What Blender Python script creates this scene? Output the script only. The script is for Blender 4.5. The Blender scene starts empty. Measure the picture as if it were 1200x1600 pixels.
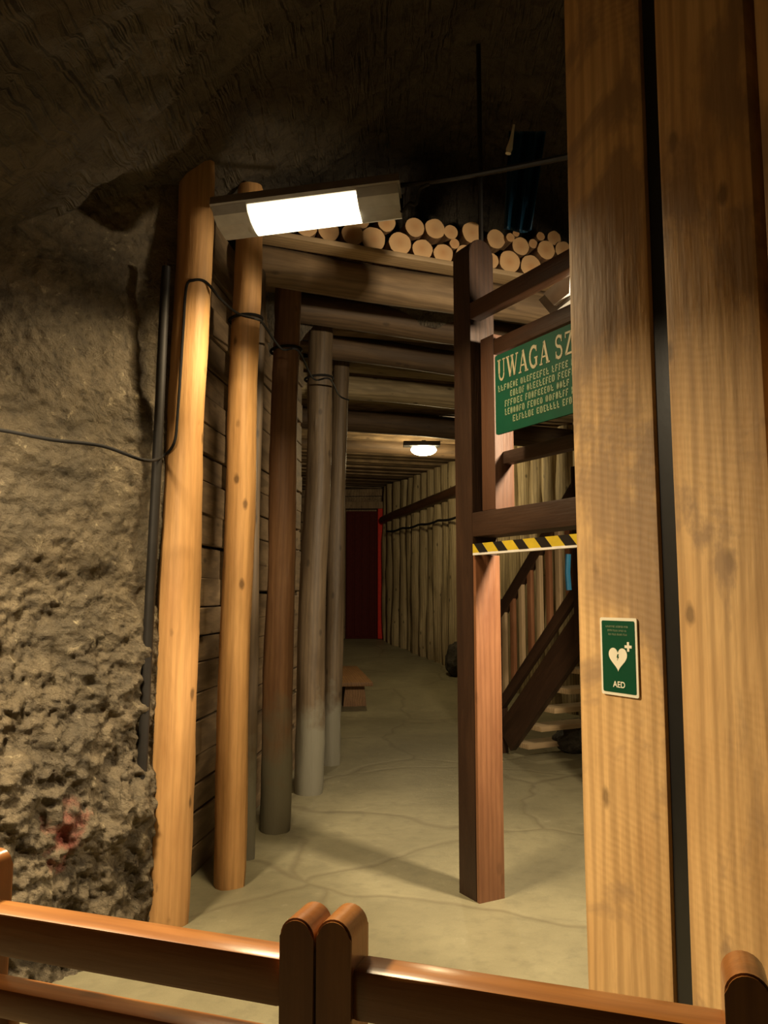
import bpy, bmesh, math, random
from mathutils import Vector, Matrix, noise
random.seed(7)
S = bpy.context.scene
C = S.collection
R = math.radians
V = Vector

# ------------------------------------------------------------------ camera
FPX = 1250.0
CAM = V((0, 0, 1.6))
PITCH = R(6.0)
FW = V((0, math.cos(PITCH), math.sin(PITCH)))
UP = V((0, -math.sin(PITCH), math.cos(PITCH)))
def ray(px, py):
    return V((1, 0, 0)) * ((px - 600) / FPX) + UP * ((800 - py) / FPX) + FW
def atY(px, py, y):
    d = ray(px, py); return CAM + d * (y / d.y)
def atZ(px, py, z=0.0):
    d = ray(px, py); return CAM + d * ((z - CAM.z) / d.z)
def atPl(px, py, p, n):
    d = ray(px, py); return CAM + d * ((p - CAM).dot(n) / d.dot(n))

cd = bpy.data.cameras.new('camera')
cam = bpy.data.objects.new('camera', cd); C.objects.link(cam)
cd.sensor_fit = 'VERTICAL'; cd.sensor_height = 24; cd.sensor_width = 18
cd.lens = FPX / 1600 * 24
cd.clip_start = 0.02
cam.location = CAM
cam.rotation_euler = (R(90) + PITCH, 0, 0)
S.camera = cam
S.view_settings.view_transform = 'Standard'
S.view_settings.look = 'None'
S.view_settings.gamma = 1
S.view_settings.use_curve_mapping = False
S.view_settings.exposure = -0.15

# ------------------------------------------------------------------ helpers
WM = {}
def link(name, data, M, parent=None):
    o = bpy.data.objects.new(name, data); C.objects.link(o)
    if parent is not None:
        o.parent = parent
        o.matrix_basis = WM[parent].inverted() @ M
    else:
        o.matrix_basis = M
    WM[o] = M
    return o
def tag(o, label=None, cat=None, group=None, kind=None):
    if label: o['label'] = label
    if cat: o['category'] = cat
    if group: o['group'] = group
    if kind: o['kind'] = kind
    return o
def thing(name, label, cat, loc, group=None):
    return tag(link(name, None, Matrix.Translation(V(loc))), label, cat, group)
def obj(name, bm, mats, M=None, parent=None, smooth=False):
    me = bpy.data.meshes.new(name)
    bmesh.ops.recalc_face_normals(bm, faces=bm.faces[:])
    bm.to_mesh(me); bm.free()
    if not isinstance(mats, (list, tuple)): mats = [mats]
    for m in mats: me.materials.append(m)
    if smooth:
        for p in me.polygons: p.use_smooth = True
        if smooth != 'all': 
            try: me.set_sharp_from_angle(angle=R(40))
            except Exception: pass
    return link(name, me, M or Matrix.Identity(4), parent)

def frame(p0, zdir, ydir):
    z = V(zdir).normalized(); y = V(ydir); y = (y - z * y.dot(z)).normalized(); x = y.cross(z)
    M = Matrix((x, y, z)).transposed().to_4x4(); M.translation = V(p0)
    return M

def tube(bm, pts, rad, seg=8, cap=True):
    """tube along points (local)"""
    pts = [V(p) for p in pts]; rings = []
    up = V((0, 0, 1))
    t0 = (pts[1] - pts[0]).normalized()
    if abs(t0.dot(up)) > .9: up = V((1, 0, 0))
    nrm = (up - t0 * up.dot(t0)).normalized()
    for i, p in enumerate(pts):
        t = (pts[min(i + 1, len(pts) - 1)] - pts[max(i - 1, 0)]).normalized()
        nrm = (nrm - t * nrm.dot(t)).normalized(); b = t.cross(nrm)
        r = rad(i) if callable(rad) else rad
        rings.append([bm.verts.new(p + (nrm * math.cos(a) + b * math.sin(a)) * r)
                      for a in [k * 2 * math.pi / seg for k in range(seg)]])
    for a, b in zip(rings, rings[1:]):
        for k in range(seg):
            bm.faces.new((a[k], a[(k + 1) % seg], b[(k + 1) % seg], b[k]))
    if cap:
        bm.faces.new(rings[0][::-1]); bm.faces.new(rings[-1])
    return bm
def smooth_path(pts, n=8):
    pts = [V(p) for p in pts]; out = []
    P = [pts[0]] + pts + [pts[-1]]
    for i in range(1, len(P) - 2):
        for k in range(n):
            t = k / n
            a, b, c, d = P[i - 1], P[i], P[i + 1], P[i + 2]
            out.append(.5 * ((2 * b) + (c - a) * t + (2 * a - 5 * b + 4 * c - d) * t * t + (3 * b - a - 3 * c + d) * t ** 3))
    out.append(pts[-1]); return out

def log_bm(L, r0, r1, seed=0, seg=22, n=30, amp=.06, capmat=0, half=False):
    bm = bmesh.new(); rings = []
    for i in range(n + 1):
        t = i / n; r = r0 + (r1 - r0) * t
        ox = noise.noise(V((seed * 3.1, t * L * .7, 1))) * r * .25
        oy = noise.noise(V((seed * 3.1, t * L * .7, 9))) * r * .25
        ring = []
        for k in range(seg):
            a = 2 * math.pi * k / seg
            rr = r * (1 + amp * noise.noise(V((math.cos(a) * 1.6 + seed * 7, math.sin(a) * 1.6, t * L * 1.5)))
                      + amp * .5 * noise.noise(V((math.cos(a) * 4 + seed * 7, math.sin(a) * 4, t * L * 6))))
            if i in (0, n): rr *= .955
            ring.append(bm.verts.new((ox + math.cos(a) * rr, oy + math.sin(a) * rr, t * L)))
        rings.append(ring)
    for a, b in zip(rings, rings[1:]):
        for k in range(seg):
            bm.faces.new((a[k], a[(k + 1) % seg], b[(k + 1) % seg], b[k]))
    f0 = bm.faces.new(rings[0][::-1]); f1 = bm.faces.new(rings[-1])
    f0.material_index = capmat; f1.material_index = capmat
    return bm
def pole(name, p0, p1, r0, r1, mat, parent=None, seed=0, capmat=None, amp=.06, seg=22):
    p0 = V(p0); p1 = V(p1); L = (p1 - p0).length
    M = frame(p0, p1 - p0, V((0.2, -1, 0)) if abs((p1 - p0).normalized().z) > .5 else V((0, 0, 1)))
    bm = log_bm(L, r0, r1, seed, seg=seg, n=max(4, int(L * 10)), amp=amp, capmat=1 if capmat else 0)
    return obj(name, bm, [mat, capmat] if capmat else mat, M, parent, smooth=True)

def box_bm(x0, x1, y0, y1, z0, z1, bev=0.0, seg=2, cuts=0, jit=0.0, seed=0, bm=None):
    own = bm is None
    b = bmesh.new()
    vs = [b.verts.new((x, y, z)) for x in (x0, x1) for y in (y0, y1) for z in (z0, z1)]
    for f in ((0, 1, 3, 2), (4, 6, 7, 5), (0, 4, 5, 1), (2, 3, 7, 6), (0, 2, 6, 4), (1, 5, 7, 3)):
        b.faces.new([vs[i] for i in f])
    bmesh.ops.recalc_face_normals(b, faces=b.faces[:])
    if bev > 0:
        bmesh.ops.bevel(b, geom=b.edges[:], offset=bev, segments=seg, affect='EDGES', profile=.6)
    if cuts:
        for i in range(1, cuts):
            z = z0 + (z1 - z0) * i / cuts
            bmesh.ops.bisect_plane(b, geom=b.verts[:] + b.edges[:] + b.faces[:], plane_co=(0, 0, z), plane_no=(0, 0, 1))
        if jit:
            for v in b.verts:
                v.co.x += noise.noise(V((v.co.z * .9, seed, v.co.x * 3))) * jit
                v.co.y += noise.noise(V((v.co.z * .9, seed + 5, v.co.y * 3))) * jit
    if own: return b
    me = bpy.data.meshes.new('tmp'); b.to_mesh(me); b.free(); bm.from_mesh(me); bpy.data.meshes.remove(me)
    return bm
def beam(name, p0, p1, w, h, mat, parent=None, up=(0, 0, 1), bev=.006, jit=.004, seed=0):
    """squared timber: local Z along length, local Y height, X width"""
    p0 = V(p0); p1 = V(p1); L = (p1 - p0).length
    M = frame(p0, p1 - p0, up)
    bm = box_bm(-w / 2, w / 2, -h / 2, h / 2, 0, L, bev, cuts=max(2, int(L * 6)) if jit else 0, jit=jit, seed=seed)
    return obj(name, bm, mat, M, parent, smooth=True)

# ------------------------------------------------------------------ materials
class NT:
    def __init__(s, name):
        s.m = bpy.data.materials.new(name); s.m.use_nodes = True
        s.t = s.m.node_tree; s.b = s.t.nodes['Principled BSDF']
    def n(s, ty, **k):
        nd = s.t.nodes.new(ty)
        for a, v in k.items():
            if a in nd.inputs: nd.inputs[a].default_value = v
            else: setattr(nd, a, v)
        return nd
    def l(s, a, b): s.t.links.new(a, b)
    def mix(s, fac, a, b, mode='MIX'):
        nd = s.t.nodes.new('ShaderNodeMix'); nd.data_type = 'RGBA'; nd.blend_type = mode
        for i, v in ((0, fac), (6, a), (7, b)):
            if hasattr(v, 'links') or isinstance(v, bpy.types.NodeSocket): s.l(v, nd.inputs[i])
            else: nd.inputs[i].default_value = v if i == 0 else (*v, 1) if len(v) == 3 else v
        return nd.outputs[2]
    def ramp(s, src, stops):
        nd = s.t.nodes.new('ShaderNodeValToRGB'); s.l(src, nd.inputs[0])
        e = nd.color_ramp.elements
        while len(e) < len(stops): e.new(.5)
        for el, (p, c) in zip(e, stops):
            el.position = p; el.color = (c, c, c, 1) if isinstance(c, (int, float)) else (*c, 1)
        return nd.outputs[0]
    def coords(s, scale, rnd=True, kind='Object'):
        tc = s.n('ShaderNodeTexCoord'); out = tc.outputs[kind]
        if rnd:
            oi = s.n('ShaderNodeObjectInfo'); mu = s.n('ShaderNodeMath', operation='MULTIPLY'); s.l(oi.outputs['Random'], mu.inputs[0]); mu.inputs[1].default_value = 37.0
            ad = s.n('ShaderNodeVectorMath', operation='ADD'); s.l(out, ad.inputs[0]); s.l(mu.outputs[0], ad.inputs[1]); out = ad.outputs[0]
        mp = s.n('ShaderNodeMapping'); mp.inputs['Scale'].default_value = scale; s.l(out, mp.inputs[0])
        return mp.outputs[0]
    def noise(s, vec, scale, detail=4, rough=.55, dist=0):
        nd = s.n('ShaderNodeTexNoise'); s.l(vec, nd.inputs['Vector'])
        nd.inputs['Scale'].default_value = scale; nd.inputs['Detail'].default_value = detail
        nd.inputs['Roughness'].default_value = rough; nd.inputs['Distortion'].default_value = dist
        return nd.outputs[0]
    def bump(s, h, strength=.3, dist=.01, prev=None):
        nd = s.n('ShaderNodeBump'); s.l(h, nd.inputs['Height']); nd.inputs['Strength'].default_value = strength; nd.inputs['Distance'].default_value = dist
        if prev is not None: s.l(prev, nd.inputs['Normal'])
        return nd.outputs[0]

def wood(name, light, dark, rough=.6, knots=.9, grain=1.0, bump=.35, figure=.5, stain=None, saw=False, spec=.4, foot=None, coat=0):
    w = NT(name)
    v1 = w.coords((1, 1, .045)); v2 = w.coords((1, 1, .25)); v3 = w.coords((1, 1, 1))
    fine = w.noise(v1, 90 * grain, 3, .6)
    low = w.noise(v2, 5, 4, .6, .4)
    wv = w.n('ShaderNodeTexWave', wave_type='BANDS', bands_direction='X'); w.l(w.coords((1, .6, .09)), wv.inputs['Vector'])
    wv.inputs['Scale'].default_value = 9 * grain; wv.inputs['Distortion'].default_value = 7; wv.inputs['Detail'].default_value = 2.5; wv.inputs['Detail Scale'].default_value = 1.2
    fig = wv.outputs['Fac']
    c = w.mix(w.ramp(low, [(.3, 0.0), (.7, 1.0)]), light, dark)
    mid = tuple(a * .62 for a in dark)
    ff = w.n('ShaderNodeMath', operation='MULTIPLY'); w.l(w.ramp(fig, [(.35, 0.), (.95, 1.)]), ff.inputs[0]); ff.inputs[1].default_value = figure
    c = w.mix(ff.outputs[0], c, mid)
    fg = w.n('ShaderNodeMath', operation='MULTIPLY'); w.l(w.ramp(fine, [(.42, 0.), (.75, 1.)]), fg.inputs[0]); fg.inputs[1].default_value = .35
    c = w.mix(fg.outputs[0], c, mid)
    if knots:
        vo = w.n('ShaderNodeTexVoronoi'); w.l(w.coords((1, 1, .5)), vo.inputs['Vector']); vo.inputs['Scale'].default_value = 7.2
        nn = w.noise(v3, 25, 3)
        ad = w.n('ShaderNodeMath', operation='MULTIPLY_ADD'); w.l(nn, ad.inputs[0]); ad.inputs[1].default_value = .09; w.l(vo.outputs['Distance'], ad.inputs[2])
        kf = w.n('ShaderNodeMath', operation='MULTIPLY'); w.l(w.ramp(ad.outputs[0], [(.115, 1.), (.195, 0.)]), kf.inputs[0]); kf.inputs[1].default_value = knots
        c = w.mix(kf.outputs[0], c, tuple(a * .28 for a in dark))
    if stain:
        sn = w.noise(w.coords((1, 1, .6)), 2.2, 6, .62, .5)
        sf = w.n('ShaderNodeMath', operation='MULTIPLY'); w.l(w.ramp(sn, [(.53, 0.), (.60, 1.)]), sf.inputs[0]); sf.inputs[1].default_value = .75
        c = w.mix(sf.outputs[0], c, stain)
    if foot:   # damp grey dirt that has crept up the foot of the post
        tc = w.n('ShaderNodeTexCoord'); sx = w.n('ShaderNodeSeparateXYZ'); w.l(tc.outputs['Object'], sx.inputs[0])
        nz = w.noise(v3, 6, 4); m = w.n('ShaderNodeMath', operation='MULTIPLY_ADD'); w.l(nz, m.inputs[0]); m.inputs[1].default_value = -.9; w.l(sx.outputs['Z'], m.inputs[2])
        c = w.mix(w.ramp(m.outputs[0], [(.0, 1.), (foot[1], 0.)]), c, foot[0])
    w.l(c, w.b.inputs['Base Color'])
    w.b.inputs['Roughness'].default_value = rough
    w.b.inputs['Specular IOR Level'].default_value = spec
    if coat:
        w.b.inputs['Coat Weight'].default_value = coat; w.b.inputs['Coat Roughness'].default_value = .22
    bn = w.bump(fine, bump, .004)
    bn = w.bump(w.noise(v2, 14, 3), bump, .014, bn)
    if saw:
        sw = w.n('ShaderNodeTexWave', wave_type='BANDS', bands_direction='Z'); mp = w.n('ShaderNodeMapping'); mp.inputs['Rotation'].default_value = (R(14), R(14), 0)
        tc = w.n('ShaderNodeTexCoord'); w.l(tc.outputs['Object'], mp.inputs[0]); w.l(mp.outputs[0], sw.inputs['Vector'])
        sw.inputs['Scale'].default_value = 14; sw.inputs['Distortion'].default_value = 3.0; sw.inputs['Detail'].default_value = 2
        mk = w.mix(w.ramp(w.noise(v3, 1.7, 2), [(.45, 0.), (.6, 1.)]), (0, 0, 0), sw.outputs['Color'])
        bn = w.bump(mk, .12, .003, bn)
    w.l(bn, w.b.inputs['Normal'])
    return w.m

def plain(name, col, rough=.5, metal=0, emit=0, spec=.5, var=.25, ecol=None, bumpy=.1):
    w = NT(name)
    n = w.noise(w.coords((1, 1, 1)), 14, 5)
    c = w.mix(w.ramp(n, [(.3, 0.), (.7, 1.)]), col, tuple(a * (1 - var) for a in col))
    w.l(c, w.b.inputs['Base Color'])
    w.b.inputs['Roughness'].default_value = rough; w.b.inputs['Metallic'].default_value = metal
    w.b.inputs['Specular IOR Level'].default_value = spec
    if emit:
        w.b.inputs['Emission Color'].default_value = (*(ecol or col), 1); w.b.inputs['Emission Strength'].default_value = emit
    else:
        w.l(w.bump(n, bumpy, .004), w.b.inputs['Normal'])
    return w.m

def rock(name, a, b, crystal, streak=False, marks=()):
    w = NT(name)
    v = w.coords((1, 1, 1), rnd=False)
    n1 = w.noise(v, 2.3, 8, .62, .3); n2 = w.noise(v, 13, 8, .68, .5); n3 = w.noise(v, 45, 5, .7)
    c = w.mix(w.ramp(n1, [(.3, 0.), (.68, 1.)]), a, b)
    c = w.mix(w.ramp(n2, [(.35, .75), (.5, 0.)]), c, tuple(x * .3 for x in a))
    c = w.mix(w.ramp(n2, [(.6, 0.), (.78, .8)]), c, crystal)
    for (mx, my, mz, rr) in marks:
        ds = w.n('ShaderNodeVectorMath', operation='DISTANCE'); w.l(v, ds.inputs[0]); ds.inputs[1].default_value = (mx, my, mz)
        ma = w.n('ShaderNodeMath', operation='MULTIPLY_ADD'); w.l(n2, ma.inputs[0]); ma.inputs[1].default_value = -rr * 1.6; w.l(ds.outputs['Value'], ma.inputs[2])
        c = w.mix(w.ramp(ma.outputs[0], [(.0, .7), (rr * .5, 0.)]), c, (.33, .04, .03))
    w.l(c, w.b.inputs['Base Color'])
    w.b.inputs['Roughness'].default_value = .62
    w.b.inputs['Specular IOR Level'].default_value = .45
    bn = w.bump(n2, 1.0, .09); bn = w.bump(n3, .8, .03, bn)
    if streak:
        mp = w.n('ShaderNodeMapping'); mp.inputs['Rotation'].default_value = (0, 0, R(-40)); mp.inputs['Scale'].default_value = (14, .9, 3)
        tc = w.n('ShaderNodeTexCoord'); w.l(tc.outputs['Object'], mp.inputs[0])
        bn = w.bump(w.ramp(w.noise(mp.outputs[0], 1.6, 3, .6), [(.5, 0.), (.66, 1.)]), .8, .05, bn)
    w.l(bn, w.b.inputs['Normal'])
    return w.m

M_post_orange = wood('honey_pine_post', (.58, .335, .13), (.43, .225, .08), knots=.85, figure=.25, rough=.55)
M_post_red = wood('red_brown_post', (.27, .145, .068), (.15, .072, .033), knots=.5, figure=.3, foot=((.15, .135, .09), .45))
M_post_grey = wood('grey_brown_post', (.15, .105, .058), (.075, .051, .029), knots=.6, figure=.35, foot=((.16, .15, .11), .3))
M_plank_old = wood('old_plank', (.27, .185, .10), (.13, .085, .045), knots=.6, figure=.5, rough=.75)
M_beam_old = wood('old_round_beam', (.13, .082, .042), (.06, .037, .02), knots=.5, figure=.4, rough=.7)
M_pal = wood('palisade_wood', (.42, .335, .19), (.22, .165, .085), knots=.9, figure=.6, rough=.7)
M_timber = wood('squared_pine_timber', (.76, .50, .22), (.56, .33, .13), knots=.75, figure=.5, grain=.7, rough=.6, saw=True, stain=(.30, .19, .10))
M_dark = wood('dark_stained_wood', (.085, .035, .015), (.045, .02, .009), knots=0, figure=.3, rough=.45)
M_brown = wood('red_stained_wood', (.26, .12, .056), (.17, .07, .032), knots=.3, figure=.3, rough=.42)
M_rail = wood('varnished_rail_wood', (.42, .175, .042), (.27, .095, .02), knots=.5, figure=.3, rough=.3, spec=.5, bump=.12, coat=.5)
M_beam_red = wood('dull_red_upright', (.10, .044, .02), (.07, .028, .013), knots=.3, figure=.3)
M_bark = wood('log_side', (.30, .18, .09), (.18, .10, .05), knots=.3)
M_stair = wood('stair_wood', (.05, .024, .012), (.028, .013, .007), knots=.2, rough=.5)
M_tread = wood('pale_tread_wood', (.46, .33, .19), (.34, .24, .13), knots=.2, rough=.5)
M_bench = wood('bench_wood', (.30, .16, .06), (.2, .1, .04), knots=.3)
M_metal = plain('dark_iron', (.03, .027, .024), .6, .6)
M_cable = plain('black_cable', (.010, .009, .008), .85, spec=.2)
M_grey = plain('grey_lamp_housing', (.30, .29, .26), .5)
M_white = plain('white_enamel_and_highlight', (.75, .73, .68), .35)  # also colours the strip that paints the tape highlight
M_lampglass = plain('lit_lamp_diffuser', (1, .93, .75), .4, emit=4, ecol=(1, .86, .58))
M_lamp2 = plain('lit_bulkhead_glass', (1, .9, .7), .4, emit=30, ecol=(1, .84, .5))
M_green = plain('green_sign_paint', (.0008, .058, .028), .6, var=.15, spec=.15)
M_greenaed = plain('green_safety_paint', (.001, .06, .024), .5, var=.1, spec=.2)
M_sign_text = plain('cream_lettering', (.36, .32, .19), .6, var=.15)
M_sign_small = plain('pale_green_lettering', (.20, .27, .14), .6, var=.3)
M_aedwhite = plain('off_white_print', (.85, .80, .62), .45, var=.08)
M_dot = plain('black_print', (.02, .02, .015), .5)
M_yellow = plain('yellow_tape', (.58, .43, .03), .35)
M_black = plain('black_tape_and_gap_shade', (.012, .012, .012), .3)  # also colours the strip that paints the shade between the timbers
M_blue = plain('dark_blue_plastic', (.012, .07, .14), .45, bumpy=.4)
M_bluehose = plain('blue_hose_plastic', (.012, .10, .19), .4)
M_red = plain('dark_red_door_paint', (.06, .005, .003), .7, spec=.15)
M_redtrim = plain('red_trim_paint', (.55, .02, .01), .6, spec=.2)
M_redpaint = plain('faded_red_paint', (.33, .05, .03), .7)
M_stone = rock('dark_stone', (.10, .085, .06), (.06, .05, .04), (.2, .17, .12))
_A0 = V((-1.06, 4.12, 0)); _N = V((2.27, -1.94, 0)).normalized()
_mk = [tuple(atPl(px, py, _A0, _N)) + (r,) for px, py, r in ((85, 1290, .12), (60, 1335, .10), (45, 1345, .08))]
M_rock = rock('salt_rock', (.25, .195, .115), (.11, .088, .054), (.85, .72, .46), marks=_mk)
M_ceilrock = rock('ceiling_rock', (.17, .14, .095), (.11, .09, .062), (.26, .22, .16), streak=True)

def make_endgrain():
    w = NT('sawn_log_end')
    tc = w.n('ShaderNodeTexCoord'); mp = w.n('ShaderNodeMapping'); mp.inputs['Scale'].default_value = (1, 1, 0); w.l(tc.outputs['Object'], mp.inputs[0])
    ln = w.n('ShaderNodeVectorMath', operation='LENGTH'); w.l(mp.outputs[0], ln.inputs[0])
    wv = w.n('ShaderNodeTexWave', wave_type='RINGS', rings_direction='Z'); w.l(mp.outputs[0], wv.inputs['Vector']); wv.inputs['Scale'].default_value = 42; wv.inputs['Distortion'].default_value = 1.2
    c = w.mix(w.ramp(wv.outputs['Fac'], [(.2, 0.), (1., .5)]), (.78, .50, .24), (.58, .32, .13))
    c = w.mix(w.ramp(ln.outputs['Value'], [(.006, .55), (.05, 0.)]), c, (.55, .24, .08))
    c = w.mix(w.ramp(w.noise(w.coords((1, 1, 1)), 6, 3), [(.4, 0.), (.7, .5)]), c, (.5, .33, .18))
    w.l(c, w.b.inputs['Base Color']); w.b.inputs['Roughness'].default_value = .75
    w.l(w.bump(w.noise(w.coords((1, 1, 1)), 60, 3), .4, .004), w.b.inputs['Normal'])
    return w.m
M_end = make_endgrain()

def make_floor():
    w = NT('worn_stone_floor')
    v = w.coords((1, 1, 1), rnd=False)
    n1 = w.noise(v, .9, 7, .6, .3); n2 = w.noise(v, 9, 6, .65); n3 = w.noise(v, 60, 3)
    c = w.mix(w.ramp(n1, [(.35, 0.), (.65, 1.)]), (.235, .212, .128), (.155, .139, .083))
    c = w.mix(w.ramp(n2, [(.3, .5), (.5, 0.)]), c, (.13, .118, .075))
    c = w.mix(w.ramp(n2, [(.62, 0.), (.8, .5)]), c, (.40, .37, .26))
    # irregular joints between worn slabs
    wp = w.n('ShaderNodeVectorMath', operation='MULTIPLY_ADD')
    nd = w.n('ShaderNodeTexNoise'); w.l(v, nd.inputs['Vector']); nd.inputs['Scale'].default_value = 1.4
    w.l(nd.outputs['Color'], wp.inputs[0]); wp.inputs[1].default_value = (.5, .5, 0); w.l(v, wp.inputs[2])
    vo = w.n('ShaderNodeTexVoronoi', feature='DISTANCE_TO_EDGE'); w.l(wp.outputs[0], vo.inputs['Vector']); vo.inputs['Scale'].default_value = .62
    jf = w.ramp(vo.outputs['Distance'], [(.004, .5), (.016, 0.)])
    c = w.mix(jf, c, (.12, .10, .06))
    w.l(c, w.b.inputs['Base Color'])
    w.b.inputs['Roughness'].default_value = .5; w.b.inputs['Specular IOR Level'].default_value = .35
    bn = w.bump(n2, .35, .015); bn = w.bump(n3, .25, .004, bn)
    bn = w.bump(w.ramp(vo.outputs['Distance'], [(.0, 0.), (.03, 1.)]), .5, .006, bn)
    w.l(bn, w.b.inputs['Normal'])
    return w.m
M_floor = make_floor()

# ------------------------------------------------------------------ setting
def floor_z(x, y):
    z = 0.0
    if y > 10.5: z = .10 * (y - 10.5) * min(1, (y - 10.5) / 1.0 + .3)
    return z
def grid(name, nx, ny, fn, mat, kind='structure', smooth=True):
    bm = bmesh.new()
    vs = [[bm.verts.new(fn(i / nx, j / ny)) for j in range(ny + 1)] for i in range(nx + 1)]
    for i in range(nx):
        for j in range(ny):
            bm.faces.new((vs[i][j], vs[i + 1][j], vs[i + 1][j + 1], vs[i][j + 1]))
    me = bpy.data.meshes.new(name); bm.to_mesh(me); bm.free(); me.materials.append(mat)
    for p in me.polygons: p.use_smooth = smooth
    o = link(name, me, Matrix.Identity(4)); o['kind'] = kind
    return o
def ff(u, v):
    x = -4.5 + 9.5 * u; y = -3.5 + 22.5 * v
    return (x, y, floor_z(x, y) + .006 * noise.noise(V((x * 1.7, y * 1.7, 0))))
grid('floor', 95, 225, ff, M_floor)

def crag(p, amp=1.0):
    """rough chipped rock height"""
    h = noise.fractal(p * .9, 1.0, 2.0, 3) * .28
    h += abs(noise.noise(p * 2.3)) * .12
    vd = noise.voronoi(p * 5.5)[0]
    h += (vd[1] - vd[0]) * .03
    vd = noise.voronoi(p * 15)[0]
    h += (vd[1] - vd[0]) * .034
    vd = noise.voronoi(p * 31)[0]
    h += (vd[1] - vd[0]) * .014
    h += noise.fractal(p * 11, .9, 2.0, 4) * .05
    return h * amp
A0 = V((-1.06, 4.12, 0)); A1 = V((-3.0, 1.85, 0))
DW = (A1 - A0); NW = V((-DW.y, DW.x, 0)).normalized()
if NW.dot(V((1, -1, 0))) < 0: NW = -NW
def wl(u, v):
    p = A0 + DW * u + V((0, 0, -.05 + 4.2 * v))
    z = p.z
    rough = .35 + .65 * max(0, min(1, (1.9 - z) / 1.2))
    lean = -.02 * (z - 1.5)
    h = crag(V((p.x * 1., p.y, p.z)), rough) - .10
    if u < .06: h *= u / .06
    return p + NW * (h + lean)
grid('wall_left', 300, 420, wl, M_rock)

def ceil_base(x, y):
    yy = max(y, 2.4)
    z = 3.80 + .62 * (x + 1.05) + .27 * (yy - 3.8)
    z = min(z, 4.75 + .02 * y)
    z = max(z, 2.6)
    return z
def cl(u, v):
    x = -4.2 + 9.2 * u; y = -3.5 + 9.9 * v
    z = ceil_base(x, y)
    if y > 5.9: z -= (y - 5.9) * 2.0
    p = V((x, y, z))
    h = noise.fractal(p * .8, 1, 2, 4) * .16 + abs(noise.noise(V((x * 3 + y * 2.2, (y - x) * .7, 0)))) * .10 + noise.fractal(p * 6, .9, 2, 4) * .045
    return (x, y, z + h - .03)
grid('ceiling', 230, 240, cl, M_ceilrock)

# posts of the left wall
posts = []
def wpost(bpx, tpx, r, mat, label, top_y=None, seed=0, group=None):
    b = atZ(*bpx); t = atY(tpx[0], tpx[1], b.y)
    b.y += r * .8; t.y += r * .8
    return b, t
PD = [((254, 1452), (301, 288), .103, M_post_orange, 'honey-coloured round wooden post nearest the railing, against the rock wall'),
      ((352, 1390), (386, 372), .088, M_post_orange, 'honey-coloured round wooden post under the big lit lamp, second in the row'),
      ((425, 1303), (448, 412), .103, M_post_red, 'red-brown round wooden post with damp grey foot, third in the row'),
      ((481, 1243), (499, 498), .112, M_post_grey, 'grey-brown weathered round post, fourth in the row along the left wall'),
      ((517, 1197), (533, 562), .088, M_post_grey, 'slim far round post at the corner beside the bench, last in the row')]
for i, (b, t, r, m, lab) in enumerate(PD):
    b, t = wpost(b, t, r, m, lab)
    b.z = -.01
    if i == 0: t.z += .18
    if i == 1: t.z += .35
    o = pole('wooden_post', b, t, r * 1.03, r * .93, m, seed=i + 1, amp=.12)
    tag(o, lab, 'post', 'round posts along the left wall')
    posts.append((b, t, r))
# thin poles
tb = atZ(392, 1352); tt = atY(410, 395, tb.y); tb.z = 0
tag(pole('thin_pole', tb + V((-.04, .12, 0)), tt + V((-.04, .12, 0)), .045, .04, M_post_grey, seed=21), 'thin round pole just behind the second honey-coloured post', 'pole')
tt = V((-1.13, 4.0, 3.3)); tb = V((-1.20, 4.02, 0))
tag(pole('thin_pole', tb, tt, .026, .024, M_metal, seed=22), 'thin dark pole between the rock wall and the nearest honey post', 'pole')

# plank lagging behind posts
def boards(name, pts, h, z0, mat, th=.04, seed=0):
    bm = bmesh.new(); rnd = random.Random(seed)
    for a, b in zip(pts, pts[1:]):
        a = V(a); b = V(b); d = (b - a); L = d.length; ang = math.atan2(d.y, d.x)
        z = z0
        while z < h:
            bh = rnd.uniform(.15, .21); x = 0
            tmp = box_bm(0, L + .02, -th / 2, th / 2, z + .004, z + bh - .003, .006, 1)
            bmesh.ops.rotate(tmp, verts=tmp.verts[:], cent=(0, 0, 0), matrix=Matrix.Rotation(ang, 3, 'Z'))
            off = V((-d.y, d.x, 0)).normalized() * rnd.uniform(-.015, .015)
            tl = rnd.uniform(-.01, .01)
            for v in tmp.verts:
                v.co.z += tl * (v.co.x * math.cos(ang) + v.co.y * math.sin(ang))
                v.co += V((a.x, a.y, 0)) + off
            me = bpy.data.meshes.new('t'); tmp.to_mesh(me); tmp.free(); bm.from_mesh(me); bpy.data.meshes.remove(me)
            z += bh
    return bm
def wood_h(name):   # wood with grain along world horizontal
    m = M_plank_old.copy(); m.name = name
    for n in m.node_tree.nodes:
        if n.type == 'MAPPING':
            s = n.inputs['Scale'].default_value; x, y, z = s
            n.inputs['Scale'].default_value = (y, z, x)
    return m
M_plank_h = wood_h('old_plank_horizontal')
o = obj('wall_left', boards('x', [(-1.19, 4.12, 0), (-1.05, 5.4, 0), (-.83, 7.75, 0)], 3.95, .0, M_plank_h, seed=3), M_plank_h); o['kind'] = 'structure'
o = obj('wall_left', boards('x', [(-.83, 7.75, 0), (-2.1, 8.6, 0), (-3.1, 14.0, 0), (-3.3, 18.0, 0)], 3.95, .0, M_plank_h, seed=4), M_plank_h); o['kind'] = 'structure'

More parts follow.
